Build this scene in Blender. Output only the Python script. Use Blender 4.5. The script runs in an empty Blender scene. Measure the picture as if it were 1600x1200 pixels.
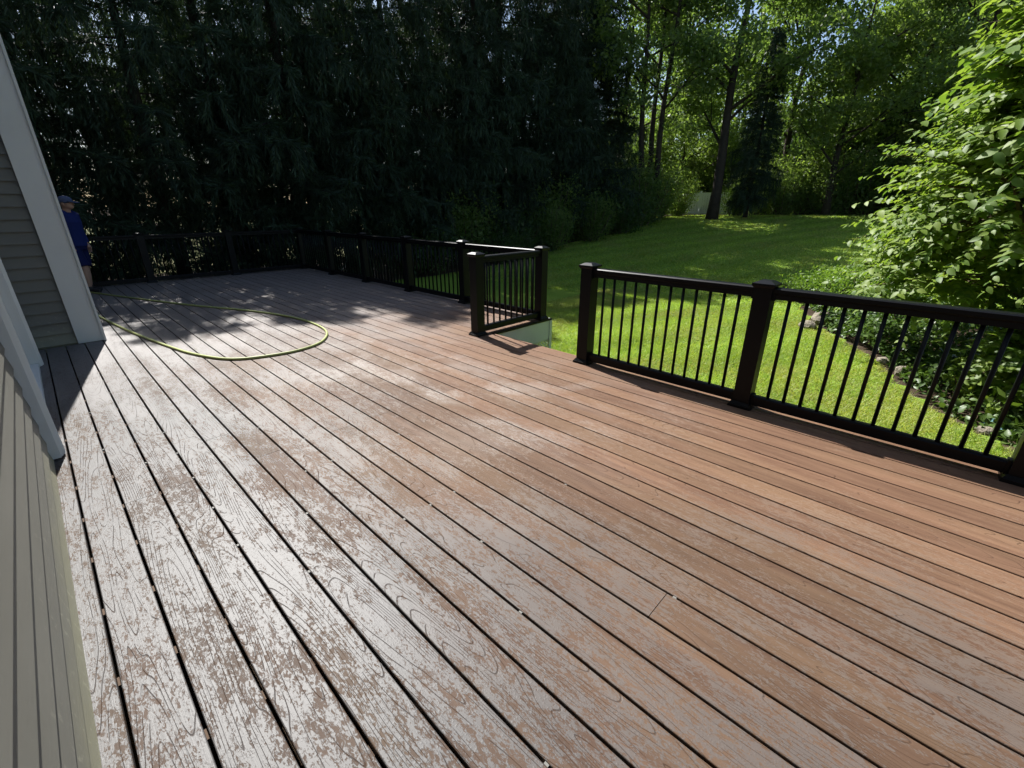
import bpy, bmesh, math, random
import numpy as np
from mathutils import Vector, Matrix

R = math.radians
rng = np.random.default_rng(7)
random.seed(7)
sc = bpy.context.scene
COL = sc.collection

# ------------------------------------------------------------------ camera, sky, sun, exposure
cam_d = bpy.data.cameras.new('camera')
cam = bpy.data.objects.new('camera', cam_d); COL.objects.link(cam)
cam_d.sensor_width = 36; cam_d.lens = 36 * 697 / 1600
cam_d.clip_start = 0.02; cam_d.clip_end = 900
CAM_H = 1.5
cam.location = (0, 0, CAM_H)
cam.rotation_euler = (R(90 - 21.745), 0, R(-46.03))
sc.camera = cam

SUN_AZ, SUN_EL = 11.0, 48.0          # azimuth clockwise from +y (the run of the boards)
w = bpy.data.worlds.new('World'); sc.world = w; w.use_nodes = True
nt = w.node_tree; nt.nodes.clear()
sky = nt.nodes.new('ShaderNodeTexSky'); sky.sky_type = 'NISHITA'; sky.sun_disc = False
sky.sun_elevation = R(SUN_EL); sky.sun_rotation = R(SUN_AZ)
bgn = nt.nodes.new('ShaderNodeBackground'); bgn.inputs[1].default_value = 0.08
wo = nt.nodes.new('ShaderNodeOutputWorld')
nt.links.new(sky.outputs[0], bgn.inputs[0]); nt.links.new(bgn.outputs[0], wo.inputs[0])

sd = bpy.data.lights.new('sun', 'SUN'); sd.energy = 5.0; sd.angle = R(0.53); sd.color = (1.0, 0.975, 0.935)
sun = bpy.data.objects.new('sun', sd); COL.objects.link(sun)
sv = Vector((math.sin(R(SUN_AZ)) * math.cos(R(SUN_EL)), math.cos(R(SUN_AZ)) * math.cos(R(SUN_EL)), math.sin(R(SUN_EL))))
sun.rotation_euler = sv.to_track_quat('Z', 'Y').to_euler()
sun.location = sv * 40

sc.view_settings.view_transform = 'Standard'; sc.view_settings.look = 'None'
sc.view_settings.exposure = 1.05; sc.view_settings.gamma = 1.0
sc.render.engine = 'CYCLES'
sc.cycles.max_bounces = 5; sc.cycles.diffuse_bounces = 4; sc.cycles.glossy_bounces = 2
sc.cycles.transmission_bounces = 2; sc.cycles.transparent_max_bounces = 4
sc.cycles.use_adaptive_sampling = True; sc.cycles.adaptive_threshold = .035; sc.cycles.use_denoising = True
sc.cycles.caustics_reflective = False; sc.cycles.caustics_refractive = False

# ------------------------------------------------------------------ mesh helpers
def mesh_np(name, V, F, mat=None, smooth=False):
    """V (N,3), F (M,k) with k = 3 or 4"""
    me = bpy.data.meshes.new(name)
    V = np.asarray(V, dtype=np.float32); F = np.asarray(F, dtype=np.int32)
    n, k = F.shape
    me.vertices.add(len(V)); me.vertices.foreach_set('co', V.ravel())
    me.loops.add(n * k); me.loops.foreach_set('vertex_index', F.ravel())
    me.polygons.add(n); me.polygons.foreach_set('loop_start', np.arange(0, n * k, k, dtype=np.int32))
    if smooth: me.polygons.foreach_set('use_smooth', np.ones(n, dtype=bool))
    me.update(calc_edges=True); me.validate()
    if mat: me.materials.append(mat)
    return me

class MB:
    def __init__(s): s.v = []; s.f = []
    def add(s, v, f):
        o = len(s.v); s.v += [tuple(p) for p in v]; s.f += [tuple(i + o for i in q) for q in f]; return s
    def box(s, x0, x1, y0, y1, z0, z1):
        return s.add([(x0,y0,z0),(x1,y0,z0),(x1,y1,z0),(x0,y1,z0),(x0,y0,z1),(x1,y0,z1),(x1,y1,z1),(x0,y1,z1)],
                     [(0,3,2,1),(4,5,6,7),(0,1,5,4),(1,2,6,5),(2,3,7,6),(3,0,4,7)])
    def prism_y(s, prof, y0, y1):     # prof: ccw list of (x,z) seen from -y
        n = len(prof)
        v = [(x, y0, z) for x, z in prof] + [(x, y1, z) for x, z in prof]
        f = [(i, (i+1) % n, n + (i+1) % n, n + i) for i in range(n)]
        f += [tuple(range(n))[::-1], tuple(range(n, 2*n))]
        return s.add(v, f)
    def frustum(s, cx, cy, a0, z0, a1, z1):
        h, k = a0/2, a1/2
        return s.add([(cx-h,cy-h,z0),(cx+h,cy-h,z0),(cx+h,cy+h,z0),(cx-h,cy+h,z0),(cx-k,cy-k,z1),(cx+k,cy-k,z1),(cx+k,cy+k,z1),(cx-k,cy+k,z1)],
                     [(0,3,2,1),(4,5,6,7),(0,1,5,4),(1,2,6,5),(2,3,7,6),(3,0,4,7)])
    def tube(s, pts, rad, k=8, caps=True):
        pts = [Vector(p) for p in pts]; n = len(pts)
        if not hasattr(rad, '__len__'): rad = [rad] * n
        up = None; v = []
        for i in range(n):
            t = (pts[min(i+1, n-1)] - pts[max(i-1, 0)])
            t = t.normalized() if t.length > 1e-9 else Vector((0,0,1))
            if up is None:
                up = t.orthogonal().normalized()
            up = (up - t * up.dot(t)); up = up.normalized() if up.length > 1e-6 else t.orthogonal().normalized()
            b = t.cross(up)
            for j in range(k):
                a = 2*math.pi*j/k
                v.append(pts[i] + (up*math.cos(a) + b*math.sin(a)) * rad[i])
        f = [(i*k+j, i*k+(j+1) % k, (i+1)*k+(j+1) % k, (i+1)*k+j) for i in range(n-1) for j in range(k)]
        if caps: f += [tuple(range(k))[::-1], tuple(range((n-1)*k, n*k))]
        return s.add(v, f)
    def ell(s, c, r, k=12, m=8):
        v = []; f = []
        for i in range(m+1):
            th = math.pi*i/m
            for j in range(k):
                a = 2*math.pi*j/k
                v.append((c[0]+r[0]*math.sin(th)*math.cos(a), c[1]+r[1]*math.sin(th)*math.sin(a), c[2]+r[2]*math.cos(th)))
        f = [(i*k+j, (i+1)*k+j, (i+1)*k+(j+1) % k, i*k+(j+1) % k) for i in range(m) for j in range(k)]
        return s.add(v, f)
    def mesh(s, name, mat=None, smooth=False):
        me = bpy.data.meshes.new(name); me.from_pydata(s.v, [], s.f); me.update()
        if mat: me.materials.append(mat)
        if smooth: me.polygons.foreach_set('use_smooth', [True]*len(me.polygons))
        return me
    def build(s, name, mat=None, parent=None, smooth=False, loc=None):
        return link(name, s.mesh(name, mat, smooth), parent, loc)

def link(name, data, parent=None, loc=None):
    o = bpy.data.objects.new(name, data); COL.objects.link(o)
    if parent: o.parent = parent
    if loc is not None: o.location = loc
    return o
def thing(name, label, cat, loc=(0,0,0), group=None):
    o = bpy.data.objects.new(name, None); COL.objects.link(o); o.location = loc
    o.empty_display_size = 0.2
    return tag(o, label, cat, group)
def tag(o, label, cat, group=None):
    o['label'] = label; o['category'] = cat
    if group: o['group'] = group
    return o
def struct(o): o['kind'] = 'structure'; return o
def stuff(o): o['kind'] = 'stuff'; return o

# ------------------------------------------------------------------ material helper
class NM:
    def __init__(s, name):
        s.m = bpy.data.materials.new(name); s.m.use_nodes = True
        s.t = s.m.node_tree; s.t.nodes.clear()
        s.out = s.n('ShaderNodeOutputMaterial')
    def n(s, typ, inp=None, **kw):
        nd = s.t.nodes.new(typ)
        for k, v in kw.items(): setattr(nd, k, v)
        for k, v in (inp or {}).items():
            if hasattr(v, 'is_output') or isinstance(v, bpy.types.NodeSocket): s.t.links.new(v, nd.inputs[k])
            else: nd.inputs[k].default_value = v
        return nd
    def math(s, op, a, b=0.0, c=0.0, clamp=False):
        return s.n('ShaderNodeMath', {0: a, 1: b, 2: c}, operation=op, use_clamp=clamp).outputs[0]
    def mix(s, fac, a, b, blend='MIX'):
        nd = s.n('ShaderNodeMix', data_type='RGBA', blend_type=blend)
        for idx, v in ((0, fac), (6, a), (7, b)):
            if isinstance(v, bpy.types.NodeSocket): s.t.links.new(v, nd.inputs[idx])
            else: nd.inputs[idx].default_value = (v if idx == 0 else (*v, 1) if len(v) == 3 else v)
        return nd.outputs[2]
    def ramp(s, x, lo, hi):
        return s.n('ShaderNodeMapRange', {0: x, 1: lo, 2: hi, 3: 0.0, 4: 1.0}, clamp=True).outputs[0]
    def noise(s, vec, scale, detail=2.0, rough=.5, dist=0.0):
        return s.n('ShaderNodeTexNoise', {'Vector': vec, 'Scale': scale, 'Detail': detail, 'Roughness': rough, 'Distortion': dist}).outputs[0]
    def scl(s, vec, v):
        return s.n('ShaderNodeVectorMath', {0: vec, 1: v}, operation='MULTIPLY').outputs[0]
    def addv(s, a, b):
        return s.n('ShaderNodeVectorMath', {0: a, 1: b}, operation='ADD').outputs[0]
    def bump(s, h, strength, dist):
        return s.n('ShaderNodeBump', {'Height': h, 'Strength': strength, 'Distance': dist}).outputs[0]
    def pos(s): return s.n('ShaderNodeNewGeometry').outputs['Position']
    def obj(s): return s.n('ShaderNodeTexCoord').outputs['Object']
    def pr(s, color, rough=.5, spec=.5, normal=None, **kw):
        p = s.n('ShaderNodeBsdfPrincipled')
        for k, v in {'Base Color': color, 'Roughness': rough, 'Specular IOR Level': spec, 'Normal': normal, **kw}.items():
            if v is None: continue
            if isinstance(v, bpy.types.NodeSocket): s.t.links.new(v, p.inputs[k])
            elif k == 'Base Color': p.inputs[k].default_value = (*v, 1)
            else: p.inputs[k].default_value = v
        return p.outputs[0]
    def done(s, sh):
        s.t.links.new(sh, s.out.inputs[0]); return s.m

def mat_plain(name, col, rough=.6, spec=.4, var=.25, scale=6, bump=.0, bdist=.002):
    m = NM(name); p = m.pos()
    n = m.noise(p, scale, 4, .6)
    c = m.mix(n, tuple(x*(1-var) for x in col), tuple(min(1, x*(1+var)) for x in col))
    nrm = m.bump(m.noise(p, scale*9, 3), bump, bdist) if bump else None
    return m.done(m.pr(c, rough, spec, nrm))

def mat_leaf(name, c0, c1, trans=.4, rough=.45, spec=.4, tint=(1.2, 1.25, .6)):
    m = NM(name)
    g = m.n('ShaderNodeNewGeometry')
    rnd = m.math('FRACT', m.math('ADD', g.outputs['Random Per Island'], m.n('ShaderNodeObjectInfo').outputs['Random']))
    big = m.noise(m.obj(), 1.1, 2)
    f = m.math('ADD', m.math('MULTIPLY', rnd, .65), m.math('MULTIPLY', m.ramp(big, .35, .65), .35))
    c = m.mix(f, c0, c1)
    a = m.pr(c, rough, spec)
    ct = m.mix(1.0, c, tint, 'MULTIPLY')
    tl = m.n('ShaderNodeBsdfTranslucent', {'Color': ct}).outputs[0]
    mx = m.n('ShaderNodeMixShader', {0: trans, 1: a, 2: tl}).outputs[0]
    return m.done(mx)

# ------------------------------------------------------------------ materials
def mat_deck():
    m = NM('composite_decking')
    pos = m.pos(); ob = m.obj()
    rnd = m.n('ShaderNodeObjectInfo').outputs['Random']
    off = m.n('ShaderNodeCombineXYZ', {0: m.math('MULTIPLY', rnd, 31.7), 1: m.math('MULTIPLY', rnd, 87.3), 2: m.math('MULTIPLY', rnd, 11.1)}).outputs[0]
    p = m.addv(ob, off)
    # embossed cathedral grain: contour lines of a long stretched noise
    def gn(off_): return m.math('MULTIPLY', m.noise(m.scl(m.addv(p, off_), (6.5, .55, 1.0)), 1.0, 1.3, .4, .15), 30.0)
    n1 = gn((0, 0, 0))
    slope = m.math('ADD', m.math('ABSOLUTE', m.math('SUBTRACT', gn((.004, 0, 0)), n1)), m.math('ABSOLUTE', m.math('SUBTRACT', gn((0, .022, 0)), n1)))
    lines = m.math('DIVIDE', m.math('PINGPONG', n1, .5), m.math('ADD', m.math('MINIMUM', slope, .5), .015))
    groove = m.math('SUBTRACT', 1.0, m.ramp(lines, .05, .20))
    brk = m.ramp(m.noise(m.scl(p, (40, 9, 1)), 1.0, 2), .36, .5)
    groove = m.math('MULTIPLY', groove, brk)
    fine = m.noise(m.scl(p, (170, 7, 1)), 1.0, 3, .6)
    # water film, world space: flecks stretched along the boards, more of it towards the house
    sep = m.n('ShaderNodeSeparateXYZ', {0: pos})
    X, Y = sep.outputs[0], sep.outputs[1]
    low = m.noise(pos, .75, 3, .55)
    mid = m.noise(m.scl(pos, (2.6, 1.0, 1)), 1.3, 3, .55)
    cover = m.math('ADD', m.ramp(X, 3.7, .2), m.math('MULTIPLY', m.math('SUBTRACT', low, .5), 1.9))
    cover = m.math('ADD', cover, m.math('MULTIPLY', m.math('SUBTRACT', mid, .5), 2.3))
    cover = m.math('ADD', cover, m.math('MULTIPLY', m.ramp(Y, 5.2, 7.5), .6))
    cover = m.math('ADD', cover, m.math('MULTIPLY', m.math('SUBTRACT', rnd, .5), .35))
    fl = m.noise(m.addv(m.scl(pos, (125, 52, 1)), off), 1.0, 3.2, .62, .9)
    fl2 = m.noise(m.scl(pos, (34, 11, 1)), 1.0, 3, .6, .6)
    flk = m.math('ADD', m.math('MULTIPLY', fl, .6), m.math('MULTIPLY', fl2, .4))
    thr = m.n('ShaderNodeMapRange', {0: cover, 1: -.25, 2: 1.25, 3: .66, 4: .405}, clamp=True).outputs[0]
    wet = m.n('ShaderNodeMapRange', {0: m.math('SUBTRACT', flk, thr), 1: -.03, 2: .035, 3: 0., 4: 1.}, clamp=True).outputs[0]
    # colour of the board itself: brown with lighter and more orange streaks, each board its own tone
    st = m.noise(m.scl(p, (26, 1.5, 1)), 1.0, 4, .6)
    base = m.mix(m.ramp(st, .3, .7), (.116, .062, .038), (.194, .111, .068))
    base = m.mix(m.math('MULTIPLY', m.ramp(m.noise(m.scl(p, (4, .7, 1)), 1.0, 2), .4, .65), .5), base, (.17, .106, .060))
    tone = m.n('ShaderNodeMapRange', {0: rnd, 3: .82, 4: 1.14}).outputs[0]
    base = m.n('ShaderNodeVectorMath', {0: base, 3: tone}, operation='SCALE').outputs[0]
    reg = m.ramp(m.math('ADD', m.ramp(X, 2.9, .35), m.math('MULTIPLY', m.math('SUBTRACT', low, .5), .7)), .15, .95)
    base = m.mix(reg, base, m.mix(1.0, base, (.42, .47, .52), 'MULTIPLY'))      # soaked boards are darker
    film = m.mix(reg, m.mix(.5, base, (.22, .155, .11)), (.07, .068, .067))
    col = m.mix(m.math('MULTIPLY', wet, .9), base, film)
    patch = m.math('MULTIPLY', m.ramp(m.noise(m.scl(pos, (1.5, 1.0, 1)), 1.15, 4, .62, .4), .47, .60), m.math('MULTIPLY', m.ramp(X, 1.0, 2.0), m.math('MULTIPLY', m.ramp(X, 3.75, 2.9), m.ramp(Y, .9, 2.4))))
    col = m.mix(m.math('MULTIPLY', patch, m.math('ADD', .35, m.math('MULTIPLY', wet, .4))), col, (.29, .255, .225))   # broad paler patches over the middle of the deck
    col = m.mix(m.math('MULTIPLY', m.ramp(m.math('ADD', Y, m.math('MULTIPLY', m.math('SUBTRACT', mid, .5), 3.0)), 4.0, 6.4), .72), col, (.185, .168, .158))   # the far boards have dried grey
    col = m.mix(m.math('MULTIPLY', groove, .46), col, (.04, .026, .02))
    rough = m.n('ShaderNodeMapRange', {0: wet, 3: .64, 4: .52}).outputs[0]
    spec = m.n('ShaderNodeMapRange', {0: wet, 3: .20, 4: m.n('ShaderNodeMapRange', {0: reg, 3: .30, 4: .40}).outputs[0]}).outputs[0]
    spec = m.math('MULTIPLY', spec, m.math('SUBTRACT', 1.0, m.math('MULTIPLY', groove, .8)))
    drops = m.ramp(m.n('ShaderNodeTexVoronoi', {'Vector': pos, 'Scale': 95.0}).outputs[0], .42, .1)
    h = m.math('SUBTRACT', m.math('MULTIPLY', wet, .16), groove)
    h = m.math('ADD', h, m.math('MULTIPLY', fine, .45))
    h = m.math('ADD', h, m.math('MULTIPLY', m.math('MULTIPLY', drops, wet), .25))
    nrm = m.bump(h, .55, .0022)
    return m.done(m.pr(col, rough, spec, nrm))

M = {}
M['deck'] = mat_deck()
M['joist'] = mat_plain('weathered_framing', (.09, .06, .04), .8, .2, .3, 5)
M['clip'] = mat_plain('metal_clip', (.16, .155, .14), .6, .25, .1, 5)
M['black'] = mat_plain('black_rail_vinyl', (.004, .0045, .0055), .40, .17, .25, 5, .1, .001)
M['fascia'] = mat_plain('brown_fascia', (.19, .098, .058), .6, .3, .2, 4)
M['skirt'] = mat_plain('pale_green_skirt', (.52, .56, .49), .6, .3, .12, 3)
M['trim'] = mat_plain('white_trim_paint', (.64, .645, .61), .55, .35, .08, 2.5, .12, .001)
M['hose'] = mat_plain('yellow_hose', (.36, .40, .14), .5, .4, .12, 8)
M['bark'] = mat_plain('bark', (.045, .036, .028), .9, .15, .5, 6, .8, .02)
M['stem'] = mat_plain('stem', (.10, .075, .05), .85, .2, .4, 9)
M['needle'] = mat_leaf('needle', (.012, .026, .015), (.05, .082, .042), .25, .55, .25)
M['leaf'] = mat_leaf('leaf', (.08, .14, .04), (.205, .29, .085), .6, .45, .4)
M['leaf_lit'] = mat_leaf('leaf_sunlit', (.10, .165, .04), (.23, .31, .085), .6, .42, .45)  # lit copy of leaf: sunlight put into a brighter colour
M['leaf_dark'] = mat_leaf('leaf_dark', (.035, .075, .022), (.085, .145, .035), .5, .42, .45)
M['bush'] = mat_leaf('shrub_leaf', (.07, .15, .025), (.27, .35, .07), .48, .5, .4)
def mat_grass():
    m = NM('grass_blade'); g = m.n('ShaderNodeNewGeometry'); p = g.outputs['Position']
    sx = m.n('ShaderNodeSeparateXYZ', {0: p})
    stripe = m.math('SINE', m.math('MULTIPLY', m.math('ADD', m.math('MULTIPLY', sx.outputs[0], .55), sx.outputs[1]), 4.2))
    c = m.mix(g.outputs['Random Per Island'], (.20, .34, .04), (.46, .56, .12))
    c = m.n('ShaderNodeVectorMath', {0: c, 3: m.math('ADD', .93, m.math('MULTIPLY', stripe, .15))}, operation='SCALE').outputs[0]
    patch = m.ramp(m.math('ADD', m.noise(p, .9, 3, .6), m.math('MULTIPLY', g.outputs['Random Per Island'], .16)), .55, .72)
    c = m.mix(m.math('MULTIPLY', patch, .55), c, (.40, .36, .14))  # dry straw-coloured patches
    a = m.pr(c, .5, .3); tl = m.n('ShaderNodeBsdfTranslucent', {'Color': m.mix(1.0, c, (1.2, 1.2, .5), 'MULTIPLY')}).outputs[0]
    return m.done(m.n('ShaderNodeMixShader', {0: .45, 1: a, 2: tl}).outputs[0])
M['grass'] = mat_grass()
M['ivy'] = mat_leaf('ivy_leaf', (.04, .085, .02), (.12, .19, .045), .35, .42, .4)
M['lime'] = mat_leaf('lime_leaf', (.11, .20, .03), (.20, .30, .05), .45, .45, .4)

def mat_siding():
    m = NM('painted_lap_siding'); p = m.pos()
    n = m.noise(m.scl(p, (1, 1, 3)), 2.2, 4, .6)
    c = m.mix(n, (.142, .139, .116), (.185, .181, .154))
    z = m.n('ShaderNodeSeparateXYZ', {0: p}).outputs[2]
    sp = m.ramp(m.noise(p, 26, 3, .65), .60, .70)
    near = m.ramp(z, .55, .02)
    c = m.mix(m.math('MULTIPLY', m.math('MULTIPLY', sp, near), .28), c, (.55, .53, .40))
    c = m.mix(m.math('MULTIPLY', m.ramp(m.math('ADD', z, m.math('MULTIPLY', n, .25)), .36, .10), .4), c, (.50, .48, .29))
    gr = m.noise(m.scl(p, (6, 6, 120)), 1.0, 3)
    return m.done(m.pr(c, .55, .35, m.bump(gr, .25, .0015)))
M['siding'] = mat_siding()

def mat_ground(name, c0, c1, c2, s=1.2, fs=40, bump=.6):
    m = NM(name); p = m.pos()
    a = m.noise(p, s, 5, .6); b = m.noise(p, fs, 3, .6)
    c = m.mix(m.ramp(a, .35, .65), c0, c1)
    c = m.mix(m.ramp(b, .45, .7), c, c2)
    return m.done(m.pr(c, .9, .15, m.bump(b, bump, .03)))
M['mulch'] = mat_ground('mulch', (.05, .035, .022), (.09, .062, .04), (.03, .022, .015))
M['lawn'] = mat_ground('lawn_turf', (.13, .23, .022), (.22, .31, .04), (.09, .16, .018), .5, 60)
M['far_lawn'] = mat_ground('dry_turf', (.12, .15, .04), (.22, .21, .10), (.16, .15, .08), .25, 20)
M['rock'] = mat_ground('fieldstone', (.20, .175, .14), (.29, .255, .20), (.14, .12, .095), 4, 30, .8)
def mat_glass():
    m = NM('door_glass'); return m.done(m.pr((.02, .025, .03), .03, .6))
M['glass'] = mat_glass()

# ------------------------------------------------------------------ terrain
def ss(a, b, x):
    t = np.clip((np.asarray(x, dtype=float) - a) / (b - a), 0, 1); return t*t*(3 - 2*t)
def ground_z(x, y):
    return -0.60 + 1.62*ss(8.5, 27, x) + .05*np.sin(np.asarray(x)*.7 + np.asarray(y)*.4)*ss(5, 9, x)
def bed_edge(x):                      # y of the edge between lawn and planting bed
    return -.74 + (np.asarray(x, dtype=float) - 5.8)*.571 + .12*np.sin(np.asarray(x)*2.1)

def sheet(name, xs, ys, dz, mat, mask=None):
    gx, gy = np.meshgrid(xs, ys); z = ground_z(gx, gy) + dz
    V = np.stack([gx, gy, z], -1).reshape(-1, 3)
    nx, ny = len(xs), len(ys)
    i = np.arange(nx - 1)[None, :] + np.arange(ny - 1)[:, None]*nx
    F = np.stack([i, i + 1, i + nx + 1, i + nx], -1).reshape(-1, 4)
    if mask is not None:
        c = V[F].mean(1); F = F[mask(c[:, 0], c[:, 1])]
    return struct(link(name, mesh_np(name, V, F, mat, True)))
sheet('ground', np.concatenate([np.linspace(-300, -40, 8), np.linspace(-35, 45, 81), np.linspace(60, 320, 8)]),
      np.concatenate([np.linspace(-300, -30, 8), np.linspace(-25, 50, 76), np.linspace(60, 320, 8)]), 0.0, M['mulch'])
LAWN_Y1 = 12.0
def in_lawn(x, y):
    return (x > 3.2) & (x < 27.6 + .5*np.sin(y*.8)) & (y < LAWN_Y1 + .3*np.sin(x*.9)) & ((y > bed_edge(x)) | ((x > 12.2)))
sheet('lawn', np.linspace(3.0, 29, 130), np.linspace(-4, 13, 90), 0.012, M['lawn'], in_lawn)
sheet('far_lawn', np.linspace(-60, 60, 90), np.linspace(19, 110, 60), 0.012, M['far_lawn'])

# ------------------------------------------------------------------ deck
PITCH = .165; GX0 = -.02
deck = thing('deck', 'wet brown composite deck with grain-embossed boards running alongside the house', 'deck', (0, 0, 0))
def board_mesh(wd, ln):
    a, c = wd/2, .0035
    prof = [(-a, -.026), (a, -.026), (a, -c), (a - c*.35, -c*.3), (a - c, 0), (-a + c, 0), (-a + c*.35, -c*.3), (-a, -c)]
    return MB().prism_y(prof, 0, ln).mesh('deck_board', M['deck'])
_bm = {}
def put_board(x0, x1, y0, y1):
    key = (round(x1 - x0, 3), round(y1 - y0, 3))
    if key not in _bm: _bm[key] = board_mesh(*key)
    link('deck_board', _bm[key], deck, ((x0 + x1)/2, y0, 0))
Y_BACK = 12.26; Y_FRONT = -3.0; LEN = 6.1; G = .0105
rb = random.Random(3)
for k in range(-1, 30):
    x0 = GX0 + PITCH*(k - 0) + G/2 if k >= 0 else GX0 - PITCH + G/2
    x1 = GX0 + PITCH*(k + 1) - G/2
    ya = Y_FRONT if k < 23 else 4.0
    if x1 < .36: yb = 7.14
    else: yb = Y_BACK
    j = rb.choice([-1.5, -.9, 3.4, 4.2, 2.9, 5.0]) + (0 if k < 23 else 4.6)
    if k == 8: j = .51
    cuts = [ya] + [c for c in (j + LEN*i for i in range(-2, 4)) if ya + .5 < c < yb - .5] + [yb]
    for a, b in zip(cuts[:-1], cuts[1:]):
        put_board(x0, x1, a + .0015, b - .0015)
put_board(-.262, GX0 - PITCH - G/2, Y_FRONT, 7.14)
# house side boards past the bump-out, framing under the boards
for i, yj in enumerate(np.arange(-2.8, 12.2, .41)):
    x_r = 3.74 if yj < 4.0 else 4.89
    MB().box(-.25, x_r, yj - .02, yj + .02, -.20, -.0275).build('joist', M['joist'], deck)
cl = MB()
for k in range(0, 30):
    gx = GX0 + PITCH*k
    for yj in np.arange(-2.8, 12.2, .41):
        if gx > 3.7 and yj < 4.05: continue
        if gx < .36 and yj > 7.1: continue
        if rb.random() < .34 - .14*gx:
            cl.box(gx - .0042, gx + .0042, yj - .009, yj + .006, -.016, -.003)
stuff(cl.build('fastener_clip', M['clip'], deck))
# fascia boards round the edge
XE = GX0 + PITCH*23; XF = GX0 + PITCH*30
MB().box(XE + .002, XE + .026, Y_FRONT, 4.0 - .03, -.26, -.004).build('fascia_board', M['fascia'], deck)
MB().box(XF + .002, XF + .026, 3.974, Y_BACK, -.28, -.004).build('fascia_board', M['skirt'], deck)
MB().box(-.2, XF + .026, Y_BACK + .003, Y_BACK + .027, -.28, -.004).build('fascia_board', M['skirt'], deck)
MB().box(XE + .03, XF, 3.970, 3.994, -.30, -.022).build('skirt_board', M['skirt'], deck)
MB().box(XE + .02, XF + .01, 3.962, 3.998, -.020, .003).build('edge_trim', M['black'], deck)
# diagonal lattice below the skirt
def lattice(parent, x0, x1, y, z0, z1):
    for sgn, yy in ((1, y), (-1, y - .008)):
        s = x0 - (z1 - z0)
        while s < x1:
            a = [(s, z0), (s + (z1 - z0), z1)] if sgn > 0 else [(s, z1), (s + (z1 - z0), z0)]
            (ax, az), (bx, bz) = a
            if ax < x0: t = (x0 - ax)/(bx - ax); ax, az = x0, az + (bz - az)*t
            if bx > x1: t = (x1 - ax)/(bx - ax); bx, bz = x1, az + (bz - az)*t
            if bx - ax > .02:
                wv = .012
                v = [(ax, yy, az - wv), (bx, yy, bz - wv), (bx, yy, bz + wv), (ax, yy, az + wv)]
                v += [(p[0], yy + .007, p[2]) for p in v]
                MB().add(v, [(0,1,2,3), (7,6,5,4), (0,4,5,1), (1,5,6,2), (2,6,7,3), (3,7,4,0)]).build('lattice_slat', M['skirt'], parent)
            s += .062
lattice(deck, XE + .04, XF, 3.985, -.62, -.30)
MB().box(XF - .05, XF + .0, 3.955, 3.969, -.64, -.024).build('corner_trim', M['skirt'], deck)
# two steps down to the lawn in the opening of the railing
for i in range(2):
    z = -.20*(i + 1); x = XE + .03 + .29*i
    MB().box(x, x + .30, 2.66, 3.94, z - .026, z).build('stair_tread', M['deck'], deck)
    MB().box(x + .27, x + .285, 2.68, 3.92, z - .2, z - .0265).build('stair_riser', M['skirt'], deck)

# ------------------------------------------------------------------ railings
PW = .122
def cyl(r, z0, z1, k=8): return MB().tube([(0,0,z0), (0,0,z1)], r, k)
post_me = MB().box(-PW/2, PW/2, -PW/2, PW/2, 0, .957).mesh('post', M['black'])
def cap_mesh():
    m = MB(); m.frustum(0, 0, .134, .948, .158, .966); m.frustum(0, 0, .158, .9661, .158, .980); m.frustum(0, 0, .150, .9801, .07, 1.0)
    return m.mesh('post_cap', M['black'])
def base_mesh():
    m = MB(); m.frustum(0, 0, .172, .001, .168, .022); m.frustum(0, 0, .160, .0221, .132, .046); return m.mesh('post_base', M['black'])
cap_me, base_me = cap_mesh(), base_mesh()
bal_me = cyl(.0125, .10, .90, 8).mesh('baluster', M['black'], True)
def add_post(rail, x, y):
    p = link('post', post_me, rail, (x, y, 0))
    link('post_cap', cap_me, p); link('post_base', base_me, p)
bracket_mes = [MB().box(-.038, .038, -.008, .008, .862, .914).mesh('rail_bracket', M['black']), MB().box(-.034, .034, -.008, .008, .026, .118).mesh('rail_bracket', M['black'])]
_rail = {}
def add_section(rail, a, b, n):
    a, b = Vector((*a, 0)), Vector((*b, 0)); L = (b - a).length - PW
    d = (b - a).normalized(); rot = math.atan2(d.y, d.x) - math.pi/2
    s = a + d*(PW/2)
    key = round(L, 3)
    if key not in _rail:
        prof_t = [(-.044, .918), (-.03, .905), (-.03, .872), (.03, .872), (.03, .905), (.044, .918), (.044, .944), (.034, .952), (-.034, .952), (-.044, .944)]
        prof_b = [(-.028, .034), (.028, .034), (.028, .100), (.020, .110), (-.020, .110), (-.028, .100)]
        _rail[key] = (MB().prism_y(prof_t, 0, L).mesh('top_rail', M['black']), MB().prism_y(prof_b, 0, L).mesh('bottom_rail', M['black']))
    for q in (0.0, L):
        for me in bracket_mes:
            o = link('rail_bracket', me, rail, s + d*(q + (.009 if q == 0 else -.009))); o.rotation_euler.z = rot
    for nm, me in zip(('top_rail', 'bottom_rail'), _rail[key]):
        o = link(nm, me, rail, s); o.rotation_euler.z = rot
    for i in range(n):
        link('baluster', bal_me, rail, s + d*(L*(i + 1)/(n + 1)))
ra = thing('railing', 'black post and baluster railing along the near lawn edge of the deck', 'railing', (3.67, 2.5, 0))
def run(rail, pts, n):
    o = rail.location
    pts = [(p[0] - o.x, p[1] - o.y) for p in pts]
    for p in pts: add_post(rail, *p)
    for a, b in zip(pts[:-1], pts[1:]): add_section(rail, a, b, n((Vector(b) - Vector(a)).length))
nb = lambda L: int(round(L/.119)) - 1
run(ra, [(3.67, 2.5), (3.67, .95), (3.67, -.60), (3.67, -2.15)], nb)
rf = thing('railing', 'black railing wrapping the shaded far end of the deck past the stair opening', 'railing', (3.61, 4.07, 0))
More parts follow.
